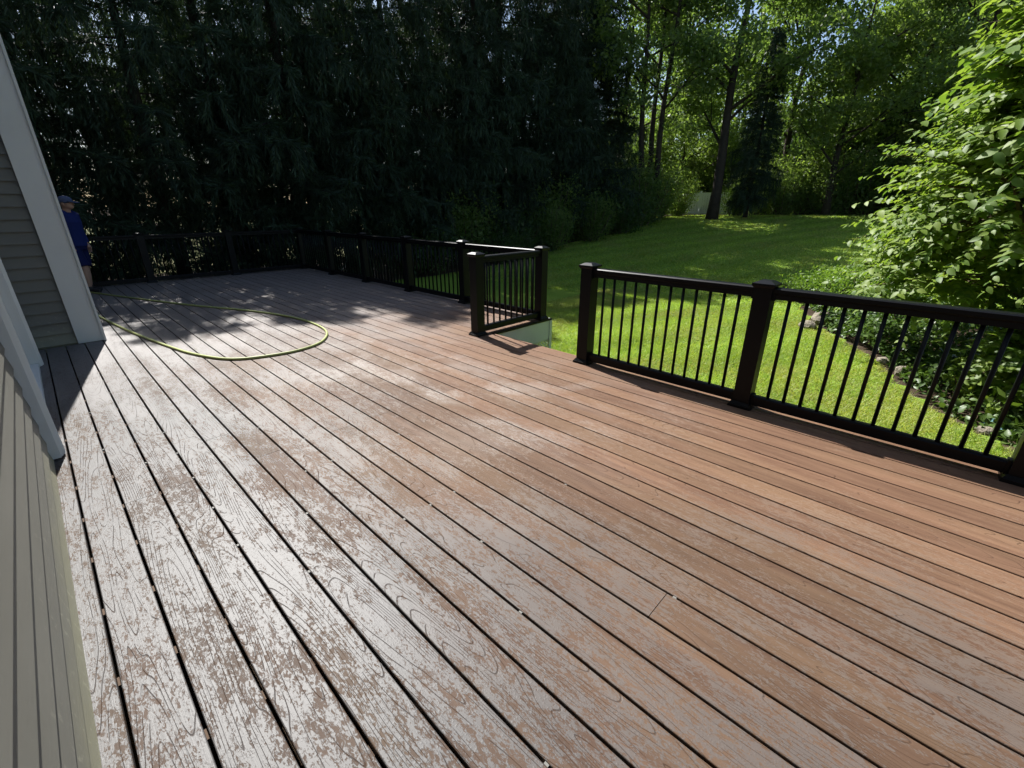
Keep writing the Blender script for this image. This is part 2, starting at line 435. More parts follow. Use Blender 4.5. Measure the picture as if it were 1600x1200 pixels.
run(rf, [(3.61, 4.07), (4.80, 4.07), (4.80, 5.72), (4.80, 7.32), (4.80, 8.92), (4.80, 10.5), (4.80, 12.1), (3.2, 12.1), (1.6, 12.1), (.0, 12.1)], nb)

# ------------------------------------------------------------------ house
house = thing('house', 'tan lap-sided house wall with white corner board and patio door', 'house', (-.26, 0, 0))
HX = .26                              # children are given in house coordinates: add HX to x
EXPO = .123; WH = 5.2
core = MB().box(-6.0, -.02, -4.0, 3.9, -.6, WH).box(-6.0, -.10, 3.9, 6.40, -.6, WH).box(-6.0, -.02, 6.40, 7.20, -.6, WH).box(-6.0, .56, 7.20, 9.6, -.6, WH).box(-6, -1.5, 9.6, 14, -.6, WH)
core.build('wall', M['siding'], house)
def siding_y(x, y0, y1, z0, z1):      # face towards +x, at house x
    prof = [(0, 0), (.024, 0), (.006, EXPO + .012), (0, EXPO + .012)]
    me = MB().prism_y(prof, y0, y1).mesh('siding_board', M['siding'])
    z = z0
    while z < z1:
        link('siding_board', me, house, (x, 0, z)); z += EXPO
siding_y(-.018, -4.0, 3.775, .006, WH - .1)
siding_y(-.018, 6.45, 7.19, .02, WH - .1)
def siding_x(y, x0, x1, z0, z1):      # face towards -y
    prof = [(0, 0), (.034, -.004), (.030, .006), (.004, EXPO + .012), (0, EXPO + .012)]
    me = bpy.data.meshes.new('siding_board')
    v = [(x0, y - p[0], p[1]) for p in prof] + [(x1, y - p[0], p[1]) for p in prof]
    me.from_pydata(v, [], [(i, (i+1) % 5, 5 + (i+1) % 5, 5 + i) for i in range(5)] + [(4,3,2,1,0), (5,6,7,8,9)]); me.materials.append(M['siding'])
    z = z0
    while z < z1:
        link('siding_board', me, house, (0, 0, z)); z += EXPO
siding_x(7.198, .004, .36, .02, WH - .1)
cb = MB().box(.355, .585, 7.140, 7.197, .004, WH).box(.5615, .6, 7.1405, 7.36, .004, WH)
cb.build('corner_board', M['trim'], house)
MB().box(.583, .606, 7.120, 7.1395, .004, WH).build('corner_bead', M['trim'], house)
# patio door: ribbed casing, frame, glass, sill
def casing(y0, y1, x0, x1, nm='door_casing', z1=2.15):
    n = 9; prof = []
    for i in range(n + 1):
        t = i/n
        yy = y0 + (y1 - y0)*t
        xx = x1 - (.010 if i % 2 else 0.0) - .022*(1 - min(1, t*2.2))
        prof.append((xx, yy))
    prof = [(x0, y0)] + prof + [(x0, y1)]
    k = len(prof)
    v = [(x, y, .012) for x, y in prof] + [(x, y, z1) for x, y in prof]
    f = [(i, (i + 1) % k, k + (i + 1) % k, k + i) for i in range(k)] + [tuple(range(k))[::-1], tuple(range(k, 2*k))]
    MB().add(v, f).build(nm, M['trim'], house)
casing(3.78, 3.90, -.04, .066)
casing(6.30, 6.43, -.06, .042)
door = MB().box(-.098, -.05, 3.902, 3.99, .05, 2.1).box(-.098, -.05, 6.20, 6.298, .05, 2.1).box(-.098, -.05, 3.99, 6.20, 2.0, 2.1).box(-.098, -.05, 3.99, 6.20, .05, .16).box(-.097, -.055, 5.05, 5.15, .16, 2.0).build('patio_door', M['trim'], house)
MB().box(-.085, -.078, 3.99, 5.05, .16, 2.0).build('pane', M['glass'], door)
MB().box(-.085, -.078, 5.15, 6.20, .16, 2.0).build('pane', M['glass'], door)
MB().box(-.098, .01, 3.902, 6.298, .004, .049).build('door_sill', M['trim'], house)
MB().box(-.098, .04, 3.78, 6.43, 2.152, 2.30).build('door_head', M['trim'], house)
MB().box(-6.4, .02, -4.4, 7.19, WH + .002, WH + .25).box(-6.4, .61, 7.19, 9.9, WH + .002, WH + .25).build('roof', M['trim'], house)

# ------------------------------------------------------------------ hose
hp = [(.30, 11.9), (.50, 11.55), (.95, 10.3), (1.55, 8.72), (2.0, 7.75), (2.27, 7.0), (2.40, 6.3), (2.36, 5.62), (2.12, 5.17), (1.80, 5.0), (1.45, 5.03), (1.14, 5.2), (.93, 5.65), (.80, 6.2), (.64, 7.1), (.49, 8.2), (.42, 9.0), (.46, 9.8)]
def catmull(P, n=8):
    P = [Vector((*p, 0)) for p in P]; out = []
    for i in range(len(P) - 1):
        a, b, c, d = P[max(i-1, 0)], P[i], P[i+1], P[min(i+2, len(P)-1)]
        for j in range(n):
            t = j/n
            out.append(.5*((2*b) + (c - a)*t + (2*a - 5*b + 4*c - d)*t*t + (3*b - a - 3*c + d)*t**3))
    return out + [P[-1]]
path = catmull(hp)
hose = tag(MB().tube([(p.x, p.y, 0.0145) for p in path], .014, 10).build('garden_hose', M['hose'], None, True),
           'yellow-green garden hose looped across the wet deck', 'hose')

# ------------------------------------------------------------------ vegetation generators (numpy)
def unit(a): return a/np.maximum(np.linalg.norm(a, axis=-1, keepdims=True), 1e-9)
def rdir(r, n): return unit(r.normal(size=(n, 3)))
def blades(C, A, B):
    """diamond faces: C root, A length vector, B half width vector"""
    n = len(C)
    V = np.stack([C, C + A*.42 + B, C + A, C + A*.42 - B], 1).reshape(-1, 3)
    return V, np.arange(4*n).reshape(n, 4)
def leaf_faces(r, C, L, aspect=.55, up=.35, axis=None, spread=1.0):
    n = len(C)
    ax = rdir(r, n)*spread
    if axis is not None: ax = ax + axis
    ax = unit(ax)
    nr = rdir(r, n) + np.array([0, 0, up]); b = unit(np.cross(ax, nr))
    return blades(C, ax*L[:, None], b*(L*aspect*.5)[:, None])
def merge(parts):
    V, F, o = [], [], 0
    for v, f in parts: V.append(v); F.append(f + o); o += len(v)
    return np.concatenate(V), np.concatenate(F)

def conifer(seed, H=9.0, Rm=2.3, z0=.5, nb=80, strands=13):
    r = np.random.default_rng(seed); rr = random.Random(seed)
    trunk = MB().tube([(.05*math.sin(i), .05*math.cos(i*1.3), H*i/7 - .2*(i == 0)) for i in range(8)], [.17*(1 - i/7.6) + .012 for i in range(8)], 8)
    S, D, L = [], [], []
    for i in range(nb):
        u = (i + rr.random())/nb
        z = z0 + (H - z0 - .15)*u**1.05
        ln = Rm*(1 - (z - z0)/(H - z0 + .3))**.75*rr.uniform(.62, 1.12) + .15
        if u < .12: ln *= .75
        a = i*2.39996 + rr.uniform(-.5, .5)
        d = np.array([math.cos(a), math.sin(a), 0.0]); sd_ = np.array([-d[1], d[0], 0])
        droop = rr.uniform(.18, .42)
        def bp(t): return np.array([0, 0, z]) + d*(ln*t) + np.array([0, 0, ln*(.12*t - droop*t*t + .10*t**4)])
        trunk.tube([bp(t) for t in (0, .35, .7, 1)], [.028, .02, .012, .004], 4, False)
        m = max(5, int(strands*ln/Rm*1.5))
        t = np.linspace(.16, 1, m) + r.uniform(-.03, .03, m)
        P = np.array([bp(x) for x in t])
        for sgn in (-1, 1):
            ext = r.uniform(.05, .42, m)*(1.15 - t)*ln*.55 + .05
            Q = P + (sd_*sgn)[None, :]*ext[:, None] + d[None, :]*(ext*.45)[:, None]; Q[:, 2] -= ext*r.uniform(.1, .35, m)
            S.append(Q); D.append(d[None, :]*r.uniform(.05, .35, m)[:, None] + (sd_*sgn)[None, :]*r.uniform(0, .35, m)[:, None] + np.array([0, 0, -1.0])); L.append(r.uniform(.25, .80, m)*(1 if u < .8 else .6))
            # foliage along the side spray itself
            S.append(P); D.append(Q - P); L.append(np.linalg.norm(Q - P, axis=1) + .08)
    S, D, L = np.concatenate(S), unit(np.concatenate(D)), np.concatenate(L)
    k = 10; parts = []
    for j in range(k):
        C = S + D*(L*(j/k))[:, None]
        for q in range(2):
            n = len(C)
            ax = unit(D + rdir(r, n)*.55); ln = r.uniform(.11, .25, n)
            b = unit(np.cross(ax, rdir(r, n)))*(r.uniform(.006, .0135, n))[:, None]
            parts.append(blades(C + rdir(r, n)*.03, ax*ln[:, None], b))
    V, F = merge(parts)
    return trunk.mesh('trunk', M['bark'], True), mesh_np('crown', V, F, M['needle'])

def broadleaf(seed, H=13.0, base=3.5, Rc=3.6, rad=.24, lean=(0, 0), clumps=190, per=120, leaf=.17, mat='leaf', stems=1, clump_r=.62):
    r = np.random.default_rng(seed); rr = random.Random(seed)
    t = MB(); ends = []
    for s in range(stems):
        ox, oy = (0, 0) if stems == 1 else (.35*math.cos(s*2.1), .35*math.sin(s*2.1))
        lx, ly = lean[0] + ox*1.6, lean[1] + oy*1.6
        n = 10
        pts = [(ox + lx*(i/n)**1.5 + .08*math.sin(i*1.1 + seed), oy + ly*(i/n)**1.5 + .08*math.cos(i*.9 + seed), H*.9*i/n - (.25 if i == 0 else 0)) for i in range(n + 1)]
        k = rad*(1 if stems == 1 else .62)
        t.tube(pts, [k*(1.35 if i == 0 else 1.0)*(1 - .88*i/n) for i in range(n + 1)], 9)
        for i in range(12 if stems == 1 else 6):
            u = rr.uniform(base/H, .95); f = u/.9*n; a0 = min(int(f), n - 1); fr = min(f - a0, 1)
            p = Vector(pts[a0]).lerp(Vector(pts[a0 + 1]), fr)
            a = rr.uniform(0, 6.28); ln = Rc*rr.uniform(.6, 1.05)*(1.15 - .6*u)
            d = Vector((math.cos(a), math.sin(a), rr.uniform(.25, .8)))
            q = [p, p + d*ln*.35 + Vector((0, 0, .05)), p + d*ln*.7 + Vector((rr.uniform(-.3, .3), rr.uniform(-.3, .3), .1)), p + d*ln]
            t.tube(q, [k*.34, k*.24, k*.14, .015], 6, False)
            ends.append(q[2]); ends.append(q[3])
            for b in range(3):
                e = q[1 + b % 3] + Vector((rr.uniform(-1, 1), rr.uniform(-1, 1), rr.uniform(-.3, .7)))*ln*.4
                t.tube([q[1 + b % 2], (q[1 + b % 2] + e)/2 + Vector((0, 0, .1)), e], [k*.13, k*.08, .01], 4, False); ends.append(e)
    ends = np.array([tuple(e) for e in ends])
    nE = len(ends)
    pick = r.integers(0, nE, clumps)
    cc = ends[pick] + rdir(r, clumps)*r.uniform(0, 1.25, clumps)[:, None]*Rc*.28
    C = np.repeat(cc, per, 0) + rdir(r, clumps*per)*(np.cbrt(r.uniform(0, 1, clumps*per))*clump_r)[:, None]*np.array([1.2, 1.2, .6])
    Ls = r.uniform(.65, 1.25, len(C))*leaf
    V, F = leaf_faces(r, C, Ls, .62, .9, np.array([0, 0, -.35]))
    return t.mesh('trunk', M['bark'], True), mesh_np('crown', V, F, M[mat])

def shrub(seed, H=2.2, Rr=1.4, n_st=16, per=420, leaf=.09, mat='leaf_dark'):
    r = np.random.default_rng(seed); rr = random.Random(seed)
    t = MB(); Cs = []
    for i in range(n_st):
        a = i*2.4; rad = Rr*math.sqrt(rr.random())*.8; hh = H*rr.uniform(.65, 1)*(1 - .35*(rad/Rr)**2)
        e = Vector((rad*math.cos(a), rad*math.sin(a), hh))
        t.tube([(e.x*.2, e.y*.2, -.1), (e.x*.7, e.y*.7, hh*.5), e], [.03, .02, .006], 5, False)
        k = per; u = r.uniform(.12, 1.02, k)
        ctr = np.stack([e.x*(.2 + .8*u), e.y*(.2 + .8*u), hh*u], -1)
        Cs.append(ctr + rdir(r, k)*(r.uniform(.05, 1, k)**.5*Rr*.36)[:, None])
    C = np.concatenate(Cs); C = C[C[:, 2] > .02]
    V, F = leaf_faces(r, C, r.uniform(.6, 1.3, len(C))*leaf, .55, .8)
    return t.mesh('stems', M['stem'], True), mesh_np('foliage', V, F, M[mat])

HEAD = 46.03
def polar(px, d):                     # a heading given by a column of the photograph, and a distance
    a = R(HEAD) + math.atan((px - 800)/750.4)
    return math.sin(a)*d, math.cos(a)*d
def plant(name, protos, x, y, s, rz, label, cat, group, names, sz=None, dz=0):
    z = float(ground_z(x, y)) + dz
    o = thing(name, label, cat, (x, y, z), group)
    o.rotation_euler.z = rz; o.scale = (s, s, sz or s)
    for nm, me in zip(names, protos): link(nm, me, o)
    return o
TN = ('trunk', 'crown'); SN = ('stems', 'foliage')

# conifers: a tall row behind the far railing, running on along the lawn, and a second row behind
CON = [conifer(11), conifer(12, Rm=2.0, z0=.8), conifer(13, Rm=2.5, nb=84), conifer(14, Rm=2.2, z0=1.1, nb=68)]
row = [(-3.4, 14.2, 8.6), (-1.3, 13.8, 9.0), (.7, 14.4, 9.6), (2.5, 13.9, 9.1), (4.2, 14.5, 10.3), (5.7, 13.9, 10.9), (7.3, 14.5, 11.2), (9.0, 14.0, 10.4), (10.7, 14.4, 10.9), (12.4, 13.9, 11.4), (14.3, 14.5, 13.4), (16.4, 14.2, 14.0), (18.6, 14.6, 14.0), (20.6, 14.8, 13.6)]
ordn = ['first', 'second', 'third', 'fourth', 'fifth', 'sixth', 'seventh', 'eighth', 'ninth', 'tenth', 'eleventh', 'twelfth', 'thirteenth', 'fourteenth', 'fifteenth', 'sixteenth', 'seventeenth', 'eighteenth']
for i, (x, y, h) in enumerate(row):
    where = 'behind the far deck railing' if x < 6 else 'along the shaded lawn'
    plant('conifer_tree', CON[i % 4], x, y, h/9.0, i*1.7, f'dark drooping conifer {where}, {ordn[i]} from the left in the front row', 'tree', 'conifers in the front row', TN)
CON2 = [conifer(15, z0=2.4, nb=54, strands=12), conifer(16, Rm=2.0, z0=2.0, nb=52, strands=12)]
row2 = [(-4.5, 19.5, 10.5), (-1.2, 20.3, 11.2), (2.2, 19.4, 10.6), (5.4, 20.2, 11.5), (8.6, 19.6, 11.5), (11.8, 20.6, 12.5), (15.2, 19.8, 12.5)]
for i, (x, y, h) in enumerate(row2):
    plant('conifer_tree', CON2[i % 2], x, y, h/9.0*1.05, i*2.1 + .6, f'taller dark conifer standing behind the front row, {ordn[i]} from the left', 'tree', 'conifers in the back row', TN, h/9.0)

# broadleaf trees round the far end of the lawn
BA = broadleaf(21, 14, 2.6, 4.0, .23, (.9, -.3), 135, 120, .17)
BB = broadleaf(22, 13, 1.3, 4.2, .20, (-.5, .4), 120, 120, .17)
BC = broadleaf(23, 13, 1.8, 3.4, .24, (.2, .2), 150, 120, .16, 'leaf', 3)
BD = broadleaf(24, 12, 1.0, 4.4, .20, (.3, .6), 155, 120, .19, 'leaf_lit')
x, y = polar(1113, 25); plant('broadleaf_tree', BA, x, y, 1.05, .3, 'tall tree with thick dark bare lower trunk at far lawn edge beside white fence', 'tree', 'broadleaf trees', TN)
x, y = polar(1168, 25.5); plant('conifer_tree', CON[1], x, y, .62, 1.3, 'dark narrow conifer just right of the thick trunk at the lawn end', 'tree', None, TN, .85)
x, y = polar(1008, 25); plant('broadleaf_tree', BC, x, y, 1.1, 2.5, 'tall multi-stemmed tree rising among the conifers at the left lawn edge', 'tree', 'broadleaf trees', TN)
far = [(1215, 30, BB, 1.0, 'leafy tree with forking branches centred behind the far lawn'), (1290, 27, BD, .8, 'bright green low-branched tree in front of the dark wood at the lawn end'), (1370, 31, BD, .95, 'bright tree at the right of the lawn end, half behind the large shrub'),
       (1470, 29, BB, .95, 'tree showing dark above the upper left of the large shrub'), (1060, 34, BD, .75, 'pale sunlit tree glowing behind the white fence'), (960, 27, BB, 1.0, 'green tree peeking over the conifers left of the lawn'),
       (1140, 38, BD, 1.15, 'sunlit tree far behind the thick trunk'), (1340, 40, BD, 1.15, 'sunlit tree far back at the right of the lawn'), (1040, 44, BA, 1.25, 'tall tree far back left of the white fence'),
       (1650, 30, BB, 1.1, 'tree hidden mostly by the large shrub at the right edge'), (1420, 44, BD, 1.3, 'very far sunlit tree above the end of the lawn')]
for i, (px, d, pr, s, lb) in enumerate(far):
    x, y = polar(px, d); plant('broadleaf_tree', pr, x, y, s, i*1.9 + .4, lb, 'tree', 'broadleaf trees', TN)

# understorey shrubs
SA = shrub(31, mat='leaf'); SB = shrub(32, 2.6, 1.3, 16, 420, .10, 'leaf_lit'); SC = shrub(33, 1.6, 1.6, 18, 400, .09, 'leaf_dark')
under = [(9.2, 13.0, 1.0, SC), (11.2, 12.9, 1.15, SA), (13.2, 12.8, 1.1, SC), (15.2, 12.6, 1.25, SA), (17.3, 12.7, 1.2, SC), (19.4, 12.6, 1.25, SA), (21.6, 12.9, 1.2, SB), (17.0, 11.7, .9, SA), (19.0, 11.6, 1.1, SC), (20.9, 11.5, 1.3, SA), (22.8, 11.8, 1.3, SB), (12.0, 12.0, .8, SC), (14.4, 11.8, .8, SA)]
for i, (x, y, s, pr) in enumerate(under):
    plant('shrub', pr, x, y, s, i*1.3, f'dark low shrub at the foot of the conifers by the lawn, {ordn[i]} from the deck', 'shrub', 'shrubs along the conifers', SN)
edge = [(1058, 27.5, .9, SB), (1150, 26.8, .85, SA), (1190, 28.0, 1.2, SB), (1222, 27.4, 1.0, SA), (1256, 28.2, 1.35, SB), (1292, 27.6, 1.15, SA), (1326, 28.2, 1.4, SA), (1362, 27.8, 1.2, SB), (1398, 28.0, 1.5, SA), (1440, 27.0, 1.5, SA), (1490, 26.0, 1.6, SB)]
for i, (px, d, s, pr) in enumerate(edge):
    x, y = polar(px, d)
    plant('shrub', pr, x, y, s, i*2.3, f'leafy shrub in the border at the far end of the lawn, {ordn[i]} from the left', 'shrub', 'shrubs at the lawn end', SN)

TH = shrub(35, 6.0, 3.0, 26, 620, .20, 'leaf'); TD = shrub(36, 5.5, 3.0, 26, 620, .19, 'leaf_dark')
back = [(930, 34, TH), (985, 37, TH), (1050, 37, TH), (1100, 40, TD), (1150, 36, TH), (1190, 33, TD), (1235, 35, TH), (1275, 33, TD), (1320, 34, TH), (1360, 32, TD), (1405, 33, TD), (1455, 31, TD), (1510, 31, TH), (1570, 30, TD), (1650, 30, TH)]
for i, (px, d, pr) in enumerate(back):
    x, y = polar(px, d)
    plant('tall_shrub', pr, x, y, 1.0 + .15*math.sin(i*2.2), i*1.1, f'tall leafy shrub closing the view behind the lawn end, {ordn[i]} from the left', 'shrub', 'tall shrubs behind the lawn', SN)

# white fence at the end of the lawn
fx0, fy0 = polar(1066, 31); fx1, fy1 = polar(1150, 31.5)
fz = 1.0
fence = thing('fence', 'pale panel fence glimpsed behind the thick trunk at the lawn end', 'fence', (fx0, fy0, fz))
fd = Vector((fx1 - fx0, fy1 - fy0, 0)); fence.rotation_euler.z = math.atan2(fd.y, fd.x)
M['fence'] = mat_plain('white_vinyl', (.62, .64, .66), .5, .3, .08, 1)
npan = 22; pw = fd.length/npan
pk = MB().box(.006, pw - .006, -.012, .012, .05, 1.25).mesh('fence_board', M['fence'])
for i in range(npan): link('fence_board', pk, fence, (i*pw, 0, 0))
for z in (.12, 1.1): MB().box(0, fd.length, .0125, .05, z, z + .09).build('fence_rail', M['fence'], fence)
for i in range(4): MB().box(fd.length*i/3 - .055, fd.length*i/3 + .055, .052, .16, -.2, 1.35).build('fence_post', M['fence'], fence)

# ------------------------------------------------------------------ the large shrub beside the deck
def big_leaf_mesh(name, mat, wid=.6, fold=.12, curl=.18):
    # a pointed leaf of unit length along +y, folded on its midrib and curled at the tip
    ys = [0, .16, .40, .68, 1.0]; ws = [0, .36, .5, .36, 0]
    mid = [(0, t, -curl*t*t) for t in ys]
    lf = [(-wid*w_, t, -curl*t*t + fold*w_) for t, w_ in zip(ys[1:4], ws[1:4])]
    rt = [(wid*w_, t, -curl*t*t + fold*w_) for t, w_ in zip(ys[1:4], ws[1:4])]
    v = mid + lf + rt
    f = [(0, 1, 5), (1, 2, 6, 5), (2, 3, 7, 6), (3, 4, 7), (0, 8, 1), (1, 8, 9, 2), (2, 9, 10, 3), (3, 10, 4)]
    return v, f
LV, LF = big_leaf_mesh('leaf', None)
LV = np.array(LV)
LT = np.array([t for f in LF for t in ([f] if len(f) == 3 else [(f[0], f[1], f[2]), (f[0], f[2], f[3])])])
def leaf_cloud(C, Y, N, L):
    """instance the pointed leaf at C along Y with face normal N"""
    Y = unit(Y); X = unit(np.cross(Y, N)); Z = np.cross(X, Y)
    V = C[:, None, :] + L[:, None, None]*(LV[None, :, 0:1]*X[:, None, :] + LV[None, :, 1:2]*Y[:, None, :] + LV[None, :, 2:3]*Z[:, None, :])
    n = len(C); F = (LT[None] + (np.arange(n)*len(LV))[:, None, None]).reshape(-1, 3)
    return V.reshape(-1, 3), F, X, Y, Z
rb2 = np.random.default_rng(77)
BX, BY = 7.3, -1.3
bz = float(ground_z(BX, BY))
bush = thing('shrub', 'huge sunlit large-leaved shrub towering over the railing at the right', 'shrub', (BX, BY, bz))
lobes = [((7.3, -1.4, 3.3), (2.2, 1.85, 2.0), 230), ((7.5, -.55, 1.75), (1.9, 1.55, 1.35), 190), ((8.7, .1, .8), (1.8, 1.2, 1.05), 150), ((9.2, -2.2, 1.6), (1.6, 1.6, 1.9), 70), ((7.9, -2.0, .8), (1.4, 1.2, 1.0), 50), ((6.3, -1.5, 1.5), (1.25, 1.0, 1.1), 100), ((6.1, -1.7, 2.7), (1.3, 1.2, 1.2), 110), ((6.9, -.5, 2.6), (1.3, 1.0, 1.1), 90), ((6.6, -1.35, .35), (.8, .55, .55), 40), ((7.0, -1.0, 4.0), (1.7, 1.35, 1.3), 110), ((7.2, -1.0, .15), (1.1, .7, .6), 80), ((6.4, -1.5, .0), (.8, .6, .55), 50)]
st = MB(); C, Yv, Nv, Ls = [], [], [], []
rr = random.Random(5)
for i in range(9):
    a = i*.7; e = Vector((math.cos(a)*rr.uniform(.5, 1.5), math.sin(a)*rr.uniform(.5, 1.4), rr.uniform(2.2, 4.2)))
    st.tube([(math.cos(a)*.2, math.sin(a)*.2, -.1), (e.x*.35, e.y*.35, e.z*.35), (e.x*.75, e.y*.75, e.z*.75), e], [.06, .045, .03, .012], 7, False)
for (c, rad, nt_) in lobes:
    c, rad = np.array(c), np.array(rad)
    for i in range(int(nt_*4.2)):
        d = rdir(rb2, 1)[0]
        if d[2] < -.55: d[2] *= -.5; d = unit(d)
        tip = c + d*rad*rb2.uniform(.62, 1.1)
        root = c + d*rad*rb2.uniform(.25, .5) - np.array([0, 0, .15])
        droop = rb2.uniform(.02, .3)
        def tp(t): return root + (tip - root)*t - np.array([0, 0, droop*t*t])
        o_ = np.array([BX, BY, bz])
        if i % 6 == 0: st.tube([tuple(tp(t) - o_) for t in (0, .5, 1)], [.012, .008, .003], 4, False)
        n = int(rb2.integers(11, 20)); tt = np.linspace(.32, 1.0, n)
        P = np.array([tp(t) for t in tt])
        tw = unit(tip - root); sdv = unit(np.cross(tw, [0, 0, 1.0]))
        sg = np.where(np.arange(n) % 2 == 0, 1, -1)[:, None]
        yv = tw*.55 + sdv*sg*.8 + np.array([0, 0, -.42]) + rdir(rb2, n)*.4
        C.append(P); Yv.append(yv); Nv.append(np.array([0, .25, 1.0]) + d*.45 + rdir(rb2, n)*.5)
        Ls.append(rb2.uniform(.05, .115, n)*(1.0 + .35*(c[0] < 7.0)))
C, Yv, Nv, Ls = np.concatenate(C), np.concatenate(Yv), np.concatenate(Nv), np.concatenate(Ls)
V, F, Xa, Ya, Za = leaf_cloud(C, Yv, Nv, Ls)
# the 300 leaves that show largest are parts of their own
dist = np.linalg.norm(C - np.array([0, 0, CAM_H]), axis=1)
az = np.degrees(np.arctan2(C[:, 0], C[:, 1]))
size = Ls/dist*((az < 92) & (C[:, 2] > .2) & (C[:, 2] < 3.4))
big = np.argsort(-size)[:300]
keep = np.ones(len(C), bool); keep[big] = False
o_ = np.array([BX, BY, bz])
Vk = (V - o_).reshape(len(C), -1, 3)[keep].reshape(-1, 3); nk = keep.sum()
Fk = (LT[None] + (np.arange(nk)*len(LV))[:, None, None]).reshape(-1, 3)
stuff(link('foliage', mesh_np('foliage', Vk, Fk, M['bush'], True), bush))
st.build('stems', M['stem'], bush, True)
leaf_mes = []
for wid_, fold_, curl_ in ((.6, .12, .18), (.5, .22, .32), (.66, .06, .05), (.54, .3, .12)):
    lv_, lf_ = big_leaf_mesh('leaf', None, wid_, fold_, curl_)
    lm_ = bpy.data.meshes.new('leaf'); lm_.from_pydata(lv_, [], lf_); lm_.materials.append(M['bush'])
    lm_.polygons.foreach_set('use_smooth', [True]*len(lm_.polygons)); leaf_mes.append(lm_)
for i in big:
    lf = link('leaf', leaf_mes[int(i) % 4], bush)
    s = Ls[i]
    lf.matrix_basis = Matrix(((Xa[i,0]*s, Ya[i,0]*s, Za[i,0]*s, C[i,0]-o_[0]), (Xa[i,1]*s, Ya[i,1]*s, Za[i,1]*s, C[i,1]-o_[1]), (Xa[i,2]*s, Ya[i,2]*s, Za[i,2]*s, C[i,2]-o_[2]), (0,0,0,1)))

# ivy ground cover in the bed, lime mound, low plants
r5 = np.random.default_rng(55)
n = 26000
gx = r5.uniform(5.2, 12.3, n); gy = bed_edge(gx) - .12 - 4.6*r5.uniform(0, 1, n)**1.4
gz = ground_z(gx, gy) + .05 + r5.uniform(0, 1, n)*(.10 + .16*np.clip((bed_edge(gx) - gy)*1.5, 0, 1)) + .12*np.sin(gx*2.3)*np.sin(gy*3)
k = r5.uniform(size=n) < np.clip(.25 + .75*np.sin(gx*1.7 + 1)*np.sin(gy*2.1), .15, 1) + (gx > 7.2)*.8
Cg = np.stack([gx, gy, gz], -1)[k]
Vg, Fg, *_ = leaf_cloud(Cg, rdir(r5, len(Cg)) + [0, 0, -.1], rdir(r5, len(Cg))*.6 + [0, .2, 1], r5.uniform(.05, .10, len(Cg)))
stuff(tag(link('ground_cover', mesh_np('ground_cover', Vg, Fg, M['ivy'], True)), 'glossy ivy ground cover in the bed below the large shrub', 'ground cover'))
LM = shrub(41, .55, .9, 16, 260, .06, 'lime'); LB = shrub(42, .5, .4, 8, 90, .10, 'bush')
plant('low_plant', LM, 11.6, 2.0, 1.0, 0, 'lime green leafy mound at the lawn edge left of the large shrub', 'plant', 'low plants in the bed', SN)
plant('low_plant', LM, 12.6, 1.5, 1.1, 2, 'lime green mound nearest the foot of the large shrub', 'plant', 'low plants in the bed', SN)
plant('low_plant', LB, 6.5, -.98, 1.1, 1, 'small pale-leaved plant low in the dark under the shrub', 'plant', 'low plants in the bed', SN)
plant('low_plant', LB, 7.1, -.55, .8, 3, 'small leafy plant behind the pale rock at the bed edge', 'plant', 'low plants in the bed', SN)

# rocks edging the bed
def rock(seed, sx, sy, sz):
    r = np.random.default_rng(seed); bm = bmesh.new(); bmesh.ops.create_icosphere(bm, subdivisions=2, radius=1)
    fd_ = rdir(r, 9)
    for v in bm.verts:
        p = np.array(v.co); k = 1.0
        for q in fd_: k = min(k, .78/max(.3, float(p @ q))) if p @ q > .78 else k
        v.co = Vector(p*k)*(1 + .06*math.sin(5*p[0] + 3*p[1] + seed)); v.co.x *= sx; v.co.y *= sy; v.co.z *= sz
    me = bpy.data.meshes.new('rock'); bm.to_mesh(me); bm.free(); me.materials.append(M['rock']); return me
rocks = [(9.9, 1.50, .26, .2, .17, 'large tan rock half buried in ivy at the bed edge'), (9.35, 1.62, .17, .13, .11, 'small tan rock in front of the large ivy-covered rock'), (7.75, .10, .15, .12, .11, 'pale rock at the middle of the bed edge'), (7.48, -.02, .12, .10, .08, 'rounded rock beside the pale middle rock'),
         (8.15, .36, .12, .1, .07, 'flat stone along the ivy edge'), (6.12, -.66, .09, .08, .06, 'small cream rock next to the teal scrap'), (6.75, -.34, .10, .07, .05, 'low stone in the grass under the shrub')]
for i, (x, y, a, b, c, lb) in enumerate(rocks):
    o = link('rock', rock(60 + i, a, b, c)); o.location = (x, y, float(ground_z(x, y)) + c*.45); o.rotation_euler.z = i*1.1
    tag(o, lb, 'rock', 'rocks edging the planting bed')
M['teal'] = mat_plain('teal_plastic', (.12, .24, .25), .3, .5, .3, 12)
tz = float(ground_z(6.35, -.78))
tr = MB()
for i in range(5):
    for j in range(3):
        pass
gv = [(.10*i - .2, .08*j - .08, .05 + .035*math.sin(i*2.1 + j*1.7)) for j in range(3) for i in range(5)]
gf = [(j*5 + i, j*5 + i + 1, j*5 + i + 6, j*5 + i + 5) for j in range(2) for i in range(4)]
tr.add(gv, gf); tr.add([(x_, y_, z_ - .03) for x_, y_, z_ in gv], [f[::-1] for f in gf])
ts = tr.build('plastic_sheet', M['teal'], None, True, (6.35, -.78, tz)); ts.rotation_euler.z = .5
tag(ts, 'crumpled teal plastic scrap on the bed beside the cream rock', 'plastic scrap')

